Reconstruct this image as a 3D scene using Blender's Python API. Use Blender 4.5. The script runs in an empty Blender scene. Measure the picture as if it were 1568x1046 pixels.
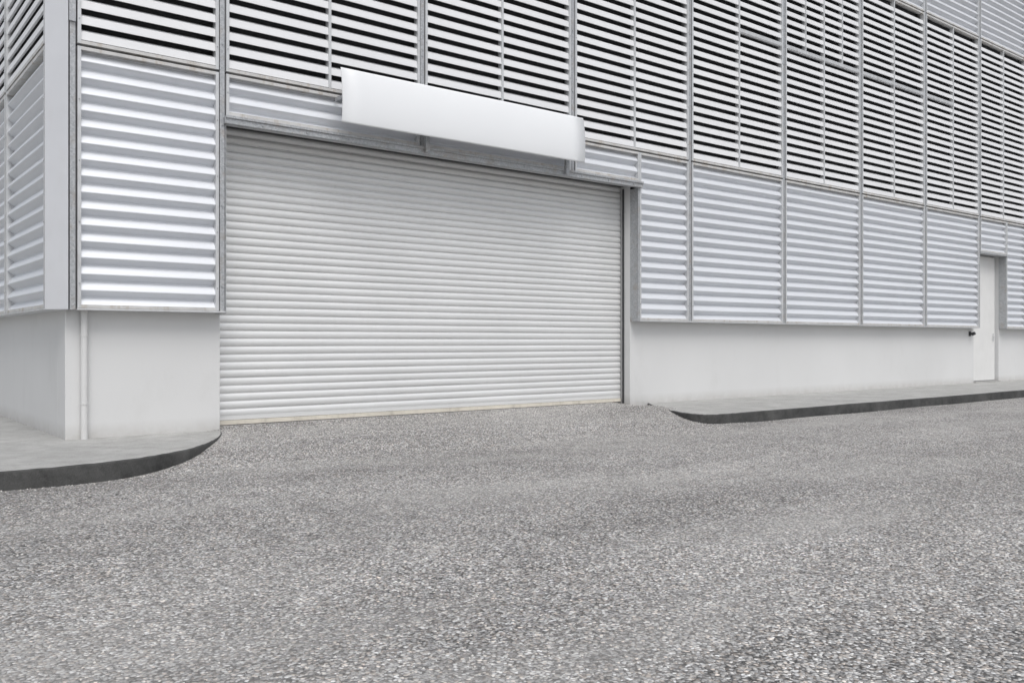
import bpy, math, random
from mathutils import Vector
random.seed(4)
scene=bpy.context.scene
D=bpy.data
# ------------------------------------------------------------ materials
def new_mat(name):
    m=D.materials.new(name); m.use_nodes=True
    nt=m.node_tree; b=nt.nodes['Principled BSDF']
    return m,nt,b
def N(nt,t,**k):
    n=nt.nodes.new(t)
    for a,v in k.items(): setattr(n,a,v)
    return n
def coords(nt,scale=(1,1,1)):
    tc=N(nt,'ShaderNodeTexCoord'); mp=N(nt,'ShaderNodeMapping')
    mp.inputs['Scale'].default_value=scale
    nt.links.new(tc.outputs['Object'],mp.inputs['Vector'])
    return mp.outputs['Vector']
def noise(nt,vec,scale,detail=4,rough=.55):
    n=N(nt,'ShaderNodeTexNoise'); n.inputs['Scale'].default_value=scale
    n.inputs['Detail'].default_value=detail; n.inputs['Roughness'].default_value=rough
    nt.links.new(vec,n.inputs['Vector']); return n.outputs['Fac']
def ramp(nt,fac,stops):
    r=N(nt,'ShaderNodeValToRGB'); e=r.color_ramp.elements
    while len(e)<len(stops): e.new(.5)
    for i,(p,c) in enumerate(stops):
        e[i].position=p
        if not isinstance(c,tuple): c=(c,c,c)
        e[i].color=(*c,1)
    nt.links.new(fac,r.inputs['Fac']); return r.outputs['Color']
def mix(nt,a,b,fac,mode='MIX'):
    m=N(nt,'ShaderNodeMix',data_type='RGBA',blend_type=mode)
    for sock,v in ((m.inputs[6],a),(m.inputs[7],b),(m.inputs[0],fac)):
        if isinstance(v,(int,float)): sock.default_value=v
        elif isinstance(v,tuple): sock.default_value=(*v,1)
        else: nt.links.new(v,sock)
    return m.outputs[2]
def bump(nt,b,h,strength,dist):
    n=N(nt,'ShaderNodeBump'); n.inputs['Strength'].default_value=strength
    n.inputs['Distance'].default_value=dist
    nt.links.new(h,n.inputs['Height']); nt.links.new(n.outputs['Normal'],b.inputs['Normal'])
def simple(name,col,rough=.5,metal=0.,var=.06,vscale=3.,bmp=0.,dirt=(.5,.48,.45),dirtamt=0.):
    m,nt,b=new_mat(name)
    f=noise(nt,coords(nt),vscale,2,.6)
    lo=tuple(c*(1-var) for c in col); hi=tuple(min(1,c*(1+var)) for c in col)
    c=ramp(nt,f,[(.3,lo),(.7,hi)])
    if dirtamt>0:
        f2=noise(nt,coords(nt,(1,1,.4)),9,4,.7)
        c=mix(nt,c,dirt,ramp(nt,f2,[(.52,0.),(.78,dirtamt)]))
    nt.links.new(c,b.inputs['Base Color'])
    b.inputs['Metallic'].default_value=metal
    b.inputs['Roughness'].default_value=rough
    return m
M={}
M['clad']=simple('clad_sheet_metal',(.71,.73,.765),.42,.25,.025,.8,dirtamt=.08)
M['louver']=simple('louver_aluminium',(.78,.785,.795),.45,.05,.03,1.,dirtamt=.1)
M['frame']=simple('frame_aluminium',(.60,.61,.62),.42,.3,.08,6.,dirt=(.36,.33,.29),dirtamt=.45)
M['frameh']=simple('frame_weathered',(.58,.575,.565),.5,.15,.1,5.,dirt=(.36,.29,.21),dirtamt=.8)
M['shutter']=simple('shutter_paint',(.74,.745,.745),.33,.2,.025,1.,dirtamt=.1)
M['beige']=simple('bottom_rail_paint',(.66,.62,.54),.5,.0,.08,5.,dirt=(.3,.27,.22),dirtamt=.5)
M['black']=simple('dark_void',(.045,.046,.05),.9)
M['rubber']=simple('dark_rail',(.06,.062,.065),.55,.3)
M['sign']=simple('sign_white_paint',(.82,.835,.85),.3,.0,.012,1.)
M['door']=simple('door_white_paint',(.74,.74,.73),.4,.0,.03,2.,dirtamt=.15)
M['post']=simple('corner_post_paint',(.62,.63,.655),.4,.2,.03,2.,dirtamt=.1)
M['pipe']=simple('pipe_paint',(.64,.64,.635),.45,.0,.04,4.,dirtamt=.25)
M['roof']=simple('roofing',(.25,.25,.25),.8)
m,nt,b=new_mat('galvanised_steel'); v=coords(nt)
vo=N(nt,'ShaderNodeTexVoronoi'); vo.inputs['Scale'].default_value=55; nt.links.new(v,vo.inputs['Vector'])
c=ramp(nt,vo.outputs['Color'],[(0.,(.33,.345,.36)),(1.,(.52,.53,.545))])
c=mix(nt,c,(.33,.27,.21),ramp(nt,noise(nt,v,5,5,.7),[(.52,0.),(.76,.65)]))
nt.links.new(c,b.inputs['Base Color']); b.inputs['Metallic'].default_value=.4; b.inputs['Roughness'].default_value=.5
M['galv']=m
m,nt,b=new_mat('painted_concrete'); v=coords(nt)
c=ramp(nt,noise(nt,v,.6,3,.5),[(.3,(.635,.637,.635)),(.7,(.675,.677,.675))])
c=mix(nt,c,(.50,.495,.48),ramp(nt,noise(nt,coords(nt,(1,1,.5)),2.2,6,.7),[(.55,0.),(.85,.3)]))
c=mix(nt,c,(.45,.44,.42),ramp(nt,noise(nt,v,30,3,.6),[(.68,0.),(.8,.4)]))
sx=N(nt,'ShaderNodeSeparateXYZ'); nt.links.new(v,sx.inputs[0])
mr=N(nt,'ShaderNodeMapRange'); mr.inputs[1].default_value=0.; mr.inputs[2].default_value=.16; mr.inputs[3].default_value=.8; mr.inputs[4].default_value=0.
nt.links.new(sx.outputs['Z'],mr.inputs[0])
mu=N(nt,'ShaderNodeMath',operation='MULTIPLY'); nt.links.new(mr.outputs[0],mu.inputs[0]); nt.links.new(noise(nt,v,6,5,.7),mu.inputs[1])
c=mix(nt,c,(.36,.34,.31),mu.outputs[0])
nt.links.new(c,b.inputs['Base Color']); b.inputs['Roughness'].default_value=.75
bump(nt,b,noise(nt,v,45,4,.7),.2,.005); M['wall']=m
def conc(name,lo,hi,dark,amt):
    m,nt,b=new_mat(name); v=coords(nt)
    c=ramp(nt,noise(nt,v,1.6,5,.65),[(.3,lo),(.7,hi)])
    c=mix(nt,c,dark,ramp(nt,noise(nt,v,4.5,7,.75),[(.45,0.),(.75,amt)]))
    sp=noise(nt,v,170,2,.5)
    c=mix(nt,c,ramp(nt,sp,[(.35,.55),(.65,1.25)]),.55,'MULTIPLY')
    nt.links.new(c,b.inputs['Base Color']); b.inputs['Roughness'].default_value=.85
    bump(nt,b,noise(nt,v,120,4,.7),.5,.006); return m
M['pave']=conc('pavement_concrete',(.34,.34,.33),(.46,.457,.445),(.22,.215,.20),.6)
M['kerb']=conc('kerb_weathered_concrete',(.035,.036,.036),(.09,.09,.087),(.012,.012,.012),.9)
# road
m,nt,b=new_mat('gravel_asphalt'); v=coords(nt)
wn=N(nt,'ShaderNodeTexNoise'); wn.inputs['Scale'].default_value=45; wn.inputs['Detail'].default_value=1; nt.links.new(v,wn.inputs['Vector'])
va=N(nt,'ShaderNodeVectorMath',operation='SCALE'); va.inputs['Scale'].default_value=.016; nt.links.new(wn.outputs['Color'],va.inputs[0])
vb=N(nt,'ShaderNodeVectorMath',operation='ADD'); nt.links.new(v,vb.inputs[0]); nt.links.new(va.outputs[0],vb.inputs[1])
vo=N(nt,'ShaderNodeTexVoronoi'); vo.inputs['Scale'].default_value=76; nt.links.new(vb.outputs[0],vo.inputs['Vector'])
ss=N(nt,'ShaderNodeSeparateColor'); nt.links.new(vo.outputs['Color'],ss.inputs[0])
stone_c=ramp(nt,ss.outputs[0],[(0.,(.09,.088,.086)),(.2,(.25,.243,.237)),(.6,(.42,.41,.40)),(.85,(.60,.588,.575)),(1.,(.92,.905,.885))])
tint=ramp(nt,ss.outputs[1],[(0.,(1.1,.98,.88)),(.35,(1.0,1.,.99)),(1.,(.96,.99,1.03))])
stone_c=mix(nt,stone_c,tint,.85,'MULTIPLY')
gap=ramp(nt,vo.outputs['Distance'],[(.42,1.),(.85,.22)])
stone_c=mix(nt,stone_c,gap,1.,'MULTIPLY')
big=ramp(nt,noise(nt,coords(nt,(.45,1.,1)),.55,4,.6),[(.3,.78),(.7,1.22)])
stone_c=mix(nt,stone_c,big,1.,'MULTIPLY')
mid=ramp(nt,noise(nt,v,4.,5,.7),[(.3,.84),(.7,1.16)])
stone_c=mix(nt,stone_c,mid,1.,'MULTIPLY')
dm=ramp(nt,noise(nt,coords(nt,(.3,1.1,1)),.8,3,.5),[(.48,0.),(.72,.45)])
stone_c=mix(nt,stone_c,(.44,.43,.415),dm)
nt.links.new(stone_c,b.inputs['Base Color']); b.inputs['Roughness'].default_value=.8
inv=N(nt,'ShaderNodeMath',operation='SUBTRACT'); inv.inputs[0].default_value=1.; nt.links.new(vo.outputs['Distance'],inv.inputs[1])
ad=N(nt,'ShaderNodeMath',operation='MULTIPLY_ADD'); nt.links.new(ss.outputs[2],ad.inputs[0]); ad.inputs[1].default_value=.8; nt.links.new(inv.outputs[0],ad.inputs[2])
bump(nt,b,ad.outputs[0],.8,.010); M['road']=m

# ------------------------------------------------------------ mesh builder
class MB:
    def __init__(s): s.v=[];s.f=[];s.m=[];s.sm=[];s.mats=[]
    def mi(s,k):
        if k not in s.mats: s.mats.append(k)
        return s.mats.index(k)
    def poly(s,pts,faces,k,smooth=False):
        o=len(s.v); s.v+=pts; i=s.mi(k)
        for f in faces: s.f.append(tuple(o+j for j in f)); s.m.append(i); s.sm.append(smooth)
    def box(s,x0,x1,y0,y1,z0,z1,k):
        s.poly([(x0,y0,z0),(x1,y0,z0),(x1,y1,z0),(x0,y1,z0),(x0,y0,z1),(x1,y0,z1),(x1,y1,z1),(x0,y1,z1)],
          [(0,3,2,1),(4,5,6,7),(0,1,5,4),(1,2,6,5),(2,3,7,6),(3,0,4,7)],k)
    def fbox(s,side,a,b,d0,d1,z0,z1,k):
        if side=='F': s.box(a,b,-d1,-d0,z0,z1,k)
        else: s.box(-d1,-d0,a,b,z0,z1,k)
    def cyl(s,p0,p1,r,k,n=14):
        p0=Vector(p0);p1=Vector(p1);ax=(p1-p0).normalized()
        t=Vector((1,0,0)) if abs(ax.x)<.9 else Vector((0,1,0))
        u=ax.cross(t).normalized(); w=ax.cross(u)
        pts=[]
        for p in (p0,p1):
            for i in range(n):
                a=2*math.pi*i/n; q=p+r*(math.cos(a)*u+math.sin(a)*w); pts.append(tuple(q))
        s.poly(pts,[(i,(i+1)%n,n+(i+1)%n,n+i) for i in range(n)],k,True)
        s.poly(pts[:n],[tuple(range(n))],k); s.poly(pts[n:],[tuple(range(n))],k)
    def build(s,name,parent=None,bevel=0):
        me=D.meshes.new(name); me.from_pydata(s.v,[],s.f)
        for k in s.mats: me.materials.append(M[k])
        for i,p in enumerate(me.polygons): p.material_index=s.m[i]; p.use_smooth=s.sm[i]
        import bmesh
        bm=bmesh.new(); bm.from_mesh(me); bmesh.ops.recalc_face_normals(bm,faces=bm.faces); bm.to_mesh(me); bm.free()
        ob=D.objects.new(name,me); scene.collection.objects.link(ob)
        if parent: ob.parent=parent
        if bevel:
            md=ob.modifiers.new('bevel','BEVEL'); md.width=bevel; md.segments=2; md.limit_method='ANGLE'
        return ob
def P(side,s,d,z): return (s,-d,z) if side=='F' else (-d,s,z)

bld=D.objects.new('warehouse_building',None); scene.collection.objects.link(bld)
L=44.; DEP=26.; TOP=12.
OX0,OX1,OH=1.60,8.22,3.50
DX0,DX1,DH=20.08,21.45,3.15
w=MB()
def wallseg(x0,x1,z0,z1): w.box(x0,x1,0,.35,z0,z1,'wall')
wallseg(0,OX0,-.3,TOP); wallseg(OX1,DX0,-.3,TOP); wallseg(DX1,L,-.3,TOP)
wallseg(OX0,OX1,OH,TOP); wallseg(DX0,DX1,DH,TOP)
w.box(0,.35,.35,DEP,-.3,TOP,'wall'); w.box(L-.35,L,.35,DEP,-.3,TOP,'wall'); w.box(.35,L-.35,DEP-.35,DEP,-.3,TOP,'wall')
w.box(OX0-.3,OX1+.3,1.2,1.3,-.3,TOP-1,'black')
w.build('walls',bld,.006)
r=MB(); r.box(-.2,L+.2,-.2,DEP+.2,TOP,TOP+.25,'roof'); r.build('roof',bld)

# ---- cladding
ZB,ZM,ZU=1.34,4.0,8.28
PIT=.166
clad=MB(); lou=MB(); fr=MB(); post=MB(); back=MB()
# rib profile: broad face tilted to the sky, rounded nose, short raking underside
PR=[(0.,.168),(.035,.1745),(.08,.1765),(.13,.174),(.25,.163),(.40,.147),(.52,.134),(.58,.124),(.625,.113),(.66,.106),(.70,.105),(.75,.111),(.84,.131),(.93,.153)]
def corr(side,a,b,z0,z1):
    nx=max(2,int((b-a)/.6)+1); rows=[]; k=math.floor((z0-ZB)/PIT)
    while ZB+k*PIT<z1:
        for f,d in PR:
            z=ZB+(k+f)*PIT
            if z0<=z<=z1: rows.append((z,d))
        k+=1
    pts=[];ph=random.random()*6
    for z,d in rows:
        for j in range(nx+1):
            s_=a+(b-a)*j/nx
            pts.append(P(side,s_,d+.0012*math.sin(s_*3.1+ph+z*1.7),z+.0015*math.sin(s_*2.+ph)))
    W=nx+1
    clad.poly(pts,[(i*W+j,i*W+j+1,(i+1)*W+j+1,(i+1)*W+j) for i in range(len(rows)-1) for j in range(nx)],'clad',True)
LP=.158
def louvre(side,a,b,z0,z1):
    n=int((z1-z0)/LP)
    for i in range(n):
        z=z0+i*LP+.01; t=random.uniform(-.002,.002); u=random.uniform(-.001,.001)
        pr=[(.176,z+u),(.168,z+.082+u),(.094,z+.126+t),(.09,z+.118+t),(.160,z+.074+u),(.150,z+.004+u)]
        k=len(pr)
        pts=[P(side,a,d,zz) for d,zz in pr]+[P(side,b,d,zz) for d,zz in pr]
        lou.poly(pts,[(q,(q+1)%k,k+(q+1)%k,k+q) for q in range(k)]+[tuple(range(k)),tuple(range(k,2*k))],'louver')
FW=.034
def pframe(side,a,b,z0,z1,d0=.10,d1=.190,mat='frame'):
    fr.fbox(side,a,a+FW,d0,d1,z0,z1,mat); fr.fbox(side,b-FW,b,d0,d1,z0,z1,mat)
    fr.fbox(side,a+FW,b-FW,d0,d1-.002,z0,z0+FW,'frameh'); fr.fbox(side,a+FW,b-FW,d0,d1-.002,z1-FW,z1,'frameh')
    zz=z0+.25
    while zz<z1-.1:
        for xx in (a+FW/2,b-FW/2):
            p0=P(side,xx,d1-.001,zz);p1=P(side,xx,d1+.006,zz); fr.cyl(p0,p1,.008,'galv',6)
        zz+=.62
def cpanel(side,a,b,z0,z1):
    corr(side,a+FW-.004,b-FW+.004,z0+FW*.3,z1-FW*.3); pframe(side,a,b,z0,z1)
def lpanel(side,a,b,z0,z1,mull=True):
    louvre(side,a+.01,b-.01,z0+FW,z1-FW*.3); pframe(side,a,b,z0,z1)
    c=(a+b)/2
    if mull: fr.fbox(side,c-.017,c+.017,.10,.184,z0+FW,z1-FW,'frame')
G=.042; PW=.028
grid=[1.56+2.632*i for i in range(17)]
xs=[(.075,grid[0]-G)]+[(grid[i]+G,grid[i+1]-G) for i in range(16)]
for i,(a,b) in enumerate(xs):
    if b>L: break
    if i==0: cpanel('F',a,b,ZB,ZM-.014)
    elif i in (1,2): cpanel('F',a,b,OH+.03,ZM-.014)
    elif i==3:
        cpanel('F',a,OX1+.02,OH+.03,ZM-.014); cpanel('F',OX1+.024,b,ZB,ZM-.014)
    elif i==8:
        cpanel('F',a,DX1-.0,DH+.02,ZM-.014); cpanel('F',DX1+.01,b,ZB,ZM-.014)
    else: cpanel('F',a,b,ZB,ZM-.014)
    lpanel('F',a,b,ZM+.014,ZU-.014,mull=(i>0))
    cpanel('F',a,b,ZU+.014,TOP-.05)
    c=(a+b)/2
    if i in (5,6):
        for (p,q) in ((a+FW,c-.017),(c+.017,b-FW)):
            fr.fbox('F',p,q,.10,.186,6.44,6.50,'frame')
            if i==5: fr.fbox('F',(p+q)/2,(p+q)/2+.022,.10,.186,6.5,ZU-.05,'frame')
    if i==4: fr.fbox('F',c+.017,b-FW,.10,.186,6.44,6.50,'frame')
    if i==7: fr.fbox('F',a+FW,c-.017,.10,.186,6.44,6.50,'frame')
for g in grid:
    if g>L: break
    z0=ZB-.02
    if OX0-.02<g<OX1: z0=OH
    if g<OX0: z0=ZB-.03
    post.fbox('F',g-PW,g+PW,.02,.180,z0,TOP-.02,'galv')
    zz=z0+.3
    while zz<TOP-.3:
        post.cyl((g,-.179,zz),(g,-.19,zz),.011,'galv',6); zz+=.9
for z in (ZM,ZU): post.fbox('F',.07,L,.02,.09,z-.012,z+.012,'galv')
post.fbox('F',OX0-.006,OX0+.004,.0,.185,ZB-.03,OH-.08,'galv')
post.fbox('F',OX1-.002,OX1+.02,.0,.182,ZB-.02,OH-.08,'galv')
post.fbox('F',OX1-.02,OX1+.014,.184,.196,ZB-.02,OH-.08,'galv')
post.fbox('F',DX1-.01,DX1+.008,.0,.18,ZB-.02,DH,'galv')
post.fbox('F',DX0-.07,DX1+.02,.0,.2,DH-.03,DH+.018,'galv')
post.fbox('F',.07,OX0-.008,.0,.194,ZB-.022,ZB-.003,'frame')
post.fbox('F',OX1+.022,DX0-.08,.0,.194,ZB-.022,ZB-.003,'frame')
post.fbox('F',DX1+.01,L,.0,.194,ZB-.022,ZB-.003,'frame')
gy=[2.27+2.632*i for i in range(9)]
ys=[(.02,gy[0]-G)]+[(gy[i]+G,gy[i+1]-G) for i in range(8)]
for a,b in ys:
    cpanel('L',a,b,ZB,ZM-.014); lpanel('L',a,b,ZM+.014,ZU-.014,mull=False); cpanel('L',a,b,ZU+.014,TOP-.05)
for g in gy: post.fbox('L',g-PW,g+PW,.02,.178,ZB-.02,TOP-.02,'galv')
for z in (ZM,ZU): post.fbox('L',.02,23,.02,.09,z-.012,z+.012,'galv')
post.fbox('L',.02,23,.0,.194,ZB-.022,ZB-.003,'frame')
a1,a2=(-.010,-.192),(-.192,-.010)
pts=[a1,a2,(-.003,-.003)]
cp=MB()
cp.poly([(x,y,ZB-.02) for x,y in pts]+[(x,y,TOP-.02) for x,y in pts],[(0,1,2),(3,4,5),(0,1,4,3),(1,2,5,4),(2,0,3,5)],'post')
cp.build('corner_post',bld,.006)
post.fbox('F',.006,.060,.02,.176,ZB-.02,TOP-.02,'galv')
post.fbox('F',-.004,.058,.194,.200,4.22,5.4,'galv')
back.fbox('F',.0,OX0,.002,.014,ZB+.01,TOP-.02,'black'); back.fbox('F',OX0,OX1,.002,.014,OH+.01,TOP-.02,'black')
back.fbox('F',OX1,DX0,.002,.014,ZB+.01,TOP-.02,'black'); back.fbox('F',DX0,DX1,.002,.014,DH+.02,TOP-.02,'black')
back.fbox('F',DX1,L,.002,.014,ZB+.01,TOP-.02,'black'); back.fbox('L',0,DEP-.1,.002,.014,ZB+.01,TOP-.02,'black')
clad.build('corrugated_cladding',bld); lou.build('louvre_blades',bld); fr.build('panel_frames',bld)
post.build('steel_posts',bld,.003); back.build('dark_backing',bld)

# ---- header over opening
h=MB()
h.box(OX0-.03,OX1+.04,-.245,-.16,OH-.08,OH-.0,'galv')
h.box(OX0-.03,OX1+.04,-.262,-.249,OH-.02,OH+.012,'galv')
h.box(OX0,OX1,-.158,.0,OH-.05,OH-.035,'frame')
h.box(OX0+.01,OX1-.01,.02,.6,OH-.02,OH-.005,'rubber')
x=OX0+.4
while x<OX1: h.cyl((x,-.244,OH-.045),(x,-.256,OH-.045),.012,'galv',6); x+=.55
h.build('opening_header',bld,.004)

# ---- shutter
s=MB(); SP=.091; z=.13; NX=44
while z<OH-.03:
    off=random.uniform(-.001,.001); ph=random.random()*6
    prf=[(0,.0),(.05,.005),(.16,.0105),(.38,.0145),(.6,.0140),(.76,.0095),(.86,.003),(.90,-.006),(.965,-.006),(1.,.0)]
    pts=[]
    for f,d in prf:
        for j in range(NX+1):
            x=OX0+(OX1-OX0-.02)*j/NX
            bow=.004*math.sin(x*1.1+1.)+.0012*math.sin(x*2.3+ph)
            pts.append((x,.21-d-off-bow*.5,z+f*SP+.001*math.sin(x*1.7+ph)))
    W=NX+1
    s.poly(pts,[(i*W+j,i*W+j+1,(i+1)*W+j+1,(i+1)*W+j) for i in range(len(prf)-1) for j in range(NX)],'shutter',True)
    z+=SP
s.box(OX0+.001,OX1-.02,.188,.225,.035,.085,'beige'); s.box(OX0+.001,OX1-.02,.196,.222,.089,.132,'shutter')
s.box(OX0+.001,OX1-.02,.19,.23,.018,.033,'rubber')
s.box(OX1-.018,OX1-.001,.13,.16,.01,OH-.06,'rubber'); s.box(OX1-.018,OX1-.001,.235,.27,.01,OH-.06,'rubber')
s.box(OX0,OX1,.3,.31,0,OH,'black')
s.build('roller_shutter',bld)

p=MB()
p.cyl((.17,-.042,-.02),(.17,-.042,ZB-.02),.034,'pipe',20)
for zz in (.35,1.05): p.cyl((.17,-.042,zz),(.17,-.042,zz+.025),.038,'pipe',20)
p.build('downpipe',bld)
d=MB()
d.box(DX0+.0,DX1,.10,.16,.02,DH-.02,'frame')
d.box(DX0+.06,DX1-.06,.075,.098,.04,DH-.05,'door')
d.box(DX0+.02,DX1-.02,-.05,.098,-.02,.018,'pave')
d.box(DX1-.17,DX1-.14,.055,.075,1.0,1.2,'frame'); d.cyl((DX1-.155,.03,1.12),(DX1-.27,.03,1.12),.009,'frame'); d.cyl((DX1-.155,.07,1.12),(DX1-.155,.03,1.12),.009,'frame')
for zz in (.4,1.3,2.3): d.cyl((DX0+.06,.07,zz),(DX0+.06,.07,zz+.13),.014,'frame')
d.build('side_door',bld,.003)
l=MB()
l.box(19.82,19.91,-.02,0,1.13,1.24,'rubber'); l.cyl((19.86,-.02,1.2),(19.86,-.09,1.19),.018,'rubber'); l.cyl((19.86,-.06,1.17),(19.86,-.13,1.2),.038,'rubber',18)
l.build('wall_lamp',bld)

# ---- sign
sg=D.objects.new('blank_sign_board',None); scene.collection.objects.link(sg)
SX0,SX1=2.87,6.76
P0,P1,P2,P3=(.465,4.235),(.515,4.05),(.528,3.77),(.498,3.585)
def bez(t): 
    a=(1-t)**3;b_=3*(1-t)**2*t;c_=3*(1-t)*t*t;d_=t**3
    return tuple(a*P0[i]+b_*P1[i]+c_*P2[i]+d_*P3[i] for i in (0,1))
q=MB(); n=28; NXs=16; pts=[]
for i in range(n+1):
    dd,zz=bez(i/n)
    for j in range(NXs+1):
        x=SX0+(SX1-SX0)*j/NXs; pts.append((x,-dd-.002*math.sin(x*2.2+zz*3),zz+.003*math.sin(x*1.4)))
W=NXs+1
q.poly(pts,[(i*W+j,i*W+j+1,(i+1)*W+j+1,(i+1)*W+j) for i in range(n) for j in range(NXs)],'sign',True)
o=q.build('curved_panel',sg); md=o.modifiers.new('sol','SOLIDIFY'); md.thickness=.010; md.offset=0
q=MB()
for x in (4.20,6.62):
    q.box(x-.028,x+.028,-.30,-.25,OH-.06,4.15,'galv')
    for zz in (3.66,4.08): q.box(x-.02,x+.02,-.47,-.302,zz,zz+.035,'galv')
    q.box(x-.05,x+.05,-.252,-.19,3.70,3.78,'galv')
q.box(2.95,6.7,-.44,-.40,4.12,4.16,'galv'); q.box(2.95,6.7,-.45,-.41,3.62,3.65,'galv')
q.box(2.93,2.96,-.44,-.20,3.9,3.94,'galv')
q.build('brackets',sg,.003)

# ------------------------------------------------------------ ground
KY=-2.14
def sm(t): t=max(0,min(1,t)); return t*t*(3-2*t)
RZ=-.15
def roadz(x,y):
    wy=sm((y+2.55)/1.75)
    wx=sm((x+.2)/1.6)*(1-sm((x-8.0)/.8))
    z=RZ+(-.006-RZ)*wy*wx
    if OX0-.05<x<OX1+.05 and y>-.12: z+=.035*sm((y+.12)/.3)
    z+=.012*math.sin(x*.45+.5)*math.sin(y*.5)*sm((-y-2.6)/2)
    z+=.006*math.sin(x*1.9+y*.7)*math.sin(y*2.3+x*.3)*sm((-y-.3)/.6)
    z+=.035*math.exp(-((x-7.85)/.45)**2-((y+.75)/.6)**2)
    return z
def axis(lo,hi,step,far):
    a=[-far,-far*.4,-far*.15,-60,-35]; a=[v for v in a if v<lo-5]
    x=lo
    while x<hi: a.append(x); x+=step
    a+= [v for v in (35,60,far*.15,far*.4,far) if v>hi+3]
    return a
X=axis(-6,26,.2,1500); Y=axis(-12,1.2,.12,1500)
X+= [OX0+.001,OX0-.001,OX1-.001,OX1+.001]; X=sorted(set(X))
g=MB(); W=len(X)
g.poly([(x,y,roadz(x,y)) for y in Y for x in X],[(i*W+j,i*W+j+1,(i+1)*W+j+1,(i+1)*W+j) for i in range(len(Y)-1) for j in range(W-1)],'road',True)
g.build('road')
def pavement(name,outline,kerbpts):
    KW=.14; n=len(kerbpts)
    nor=[]
    for i in range(n):
        a=Vector(kerbpts[max(0,i-1)]); b_=Vector(kerbpts[min(n-1,i+1)]); t=(b_-a).normalized()
        nor.append(Vector((-t.y,t.x)))
    inner=[tuple(Vector(kerbpts[i])+nor[i]*KW) for i in range(n)]
    pv=MB(); poly=inner+outline
    pv.poly([(x,y,-.004) for x,y in poly]+[(x,y,-.3) for x,y in poly],[tuple(range(len(poly)))],'pave')
    pv.build(name)
    kb=MB(); B=.02
    sect=lambda i:[(inner[i][0],inner[i][1],.0),
        tuple(Vector(kerbpts[i])+nor[i]*B)+(.0,), tuple(Vector(kerbpts[i])+nor[i]*B*.25)+(-B*.35,),
        tuple(kerbpts[i])+(-B,), tuple(Vector(kerbpts[i])-nor[i]*.012)+(-.35,)]
    pts=[]
    for i in range(n):
        j=random.uniform(-.003,.003)
        pts+=[(a,b_,c+j) for a,b_,c in sect(i)]
    kb.poly(pts,[(i*5+k,(i+1)*5+k,(i+1)*5+k+1,i*5+k+1) for i in range(n-1) for k in (0,)],'pave')
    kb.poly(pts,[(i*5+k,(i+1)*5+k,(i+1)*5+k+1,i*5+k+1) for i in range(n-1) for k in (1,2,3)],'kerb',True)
    kb.build('kerb')
def catmull(pts,n=8):
    out=[]
    for i in range(len(pts)-1):
        p0=Vector(pts[max(0,i-1)]);p1=Vector(pts[i]);p2=Vector(pts[i+1]);p3=Vector(pts[min(len(pts)-1,i+2)])
        for k in range(n):
            t=k/n
            out.append(tuple(.5*((2*p1)+(-p0+p2)*t+(2*p0-5*p1+4*p2-p3)*t*t+(-p0+3*p1-3*p2+p3)*t**3)))
    out.append(pts[-1]); return out
curve=catmull([(-1.2,KY),(-.45,KY),(.12,-2.0),(.70,-1.62),(1.08,-1.15),(1.32,-.75),(1.50,-.35),(1.60,.0)],8)
left=[(-60,KY),(-30,KY)]+[(-12+i*1.2,KY) for i in range(9)]+curve
pavement('pavement',[(1.58,.1),(.1,.1),(.1,40),(-60,40)],left)
rc=catmull([(8.62,.0),(8.05,-.75),(7.74,-1.3),(7.55,-1.75),(7.56,-2.03),(7.78,KY),(8.3,KY)],8)
right=rc+[(9+i*1.0,KY) for i in range(34)]+[(60,KY)]
pavement('pavement',[(60,.1),(8.62,.1)],right)
gr=MB()
def stone(x,y,z,r):
    v=[]
    for dx,dy,dz in ((1,0,0),(-.5,.9,0),(-.6,-.8,0),(.1,.1,.8),(0,0,-.5)):
        v.append((x+r*dx*random.uniform(.7,1.2),y+r*dy*random.uniform(.7,1.2),z+r*dz*random.uniform(.7,1.1)))
    gr.poly(v,[(0,1,3),(1,2,3),(2,0,3),(0,4,1),(1,4,2),(2,4,0)],'stone'+str(random.randint(0,2)))
M['stone0']=simple('stone_pale',(.72,.70,.67),.8); M['stone1']=simple('stone_mid',(.45,.435,.42),.8); M['stone2']=simple('stone_dark',(.2,.195,.19),.8)
for i in range(3200):
    x=random.uniform(1.7,8.1); y=random.uniform(-2.8,.15)*random.random()**.5
    stone(x,y,roadz(x,y)+.002,random.uniform(.005,.011))
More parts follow.
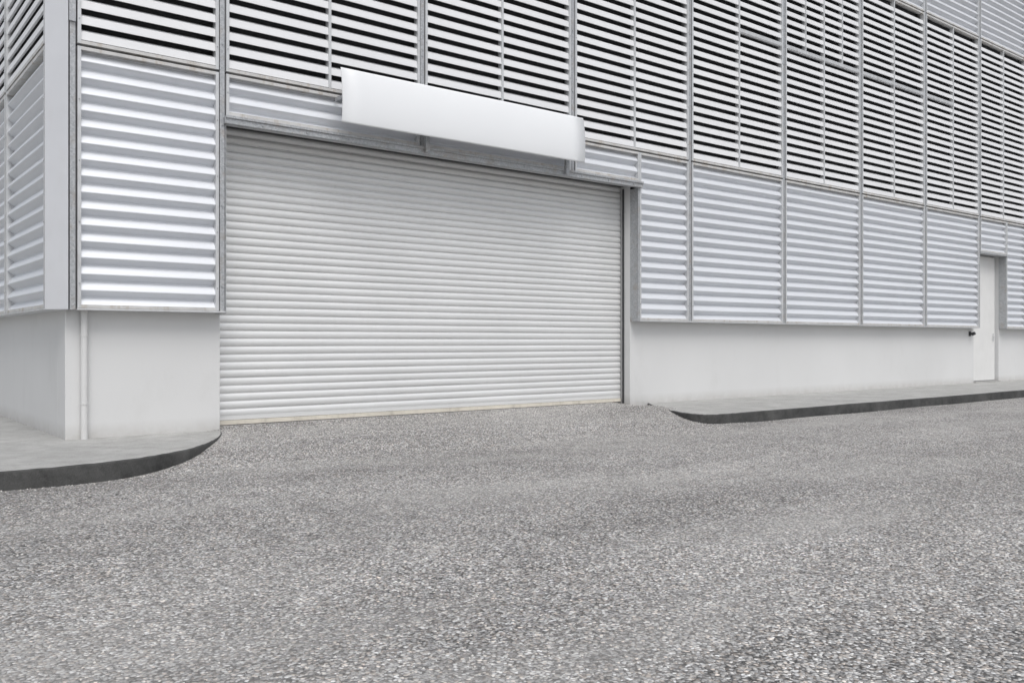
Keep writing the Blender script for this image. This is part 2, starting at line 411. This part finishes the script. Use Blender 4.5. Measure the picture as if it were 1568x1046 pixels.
for i in range(7000):
    y=-random.uniform(2.3,8.8); x=random.uniform(-2.5,9)
    stone(x,y,roadz(x,y)+.001,random.uniform(.003,.008))
for i in range(500):
    k=random.randrange(2,len(right)-20); a=right[k]; x=a[0]+random.gauss(-.05,.12); y=a[1]-abs(random.gauss(0,.08))-.02
    stone(x,y,roadz(x,y)+.003,random.uniform(.004,.009))
for i in range(400):
    a=random.choice(left[10:]); x=a[0]+abs(random.gauss(0,.06))+.02; y=a[1]-abs(random.gauss(0,.08))-.02
    stone(x,y,roadz(x,y)+.003,random.uniform(.004,.009))
gr.build('loose_gravel')

# ------------------------------------------------------------ light
wd=D.worlds.new('World'); scene.world=wd; wd.use_nodes=True; nt=wd.node_tree
bg=nt.nodes['Background']; sky=nt.nodes.new('ShaderNodeTexSky'); sky.sky_type='NISHITA'; sky.sun_disc=False
EL,AZ=math.radians(58),math.radians(200)
sky.sun_elevation=EL; sky.sun_rotation=AZ; sky.air_density=1.; sky.dust_density=3.; sky.ozone_density=1.
hs=nt.nodes.new('ShaderNodeHueSaturation'); hs.inputs['Saturation'].default_value=.3
nt.links.new(sky.outputs[0],hs.inputs['Color']); nt.links.new(hs.outputs[0],bg.inputs['Color']); bg.inputs['Strength'].default_value=.15
sl=D.lights.new('sun','SUN'); sl.energy=1.5; sl.angle=math.radians(35); sl.color=(1,.985,.965)
so=D.objects.new('sun',sl); scene.collection.objects.link(so)
dirv=Vector((math.sin(AZ)*math.cos(EL),math.cos(AZ)*math.cos(EL),math.sin(EL)))
so.rotation_euler=dirv.to_track_quat('Z','Y').to_euler()
# ------------------------------------------------------------ camera
cd=D.cameras.new('camera'); cam=D.objects.new('camera',cd); scene.collection.objects.link(cam)
cd.sensor_width=36; cd.lens=31.27; cd.clip_end=5000; cd.clip_start=.05
cam.location=(-2.06,-9.95,1.0); cam.rotation_euler=(math.radians(90),0,math.radians(-38.37))
scene.camera=cam
scene.view_settings.view_transform='Standard'; scene.view_settings.look='None'; scene.view_settings.exposure=0
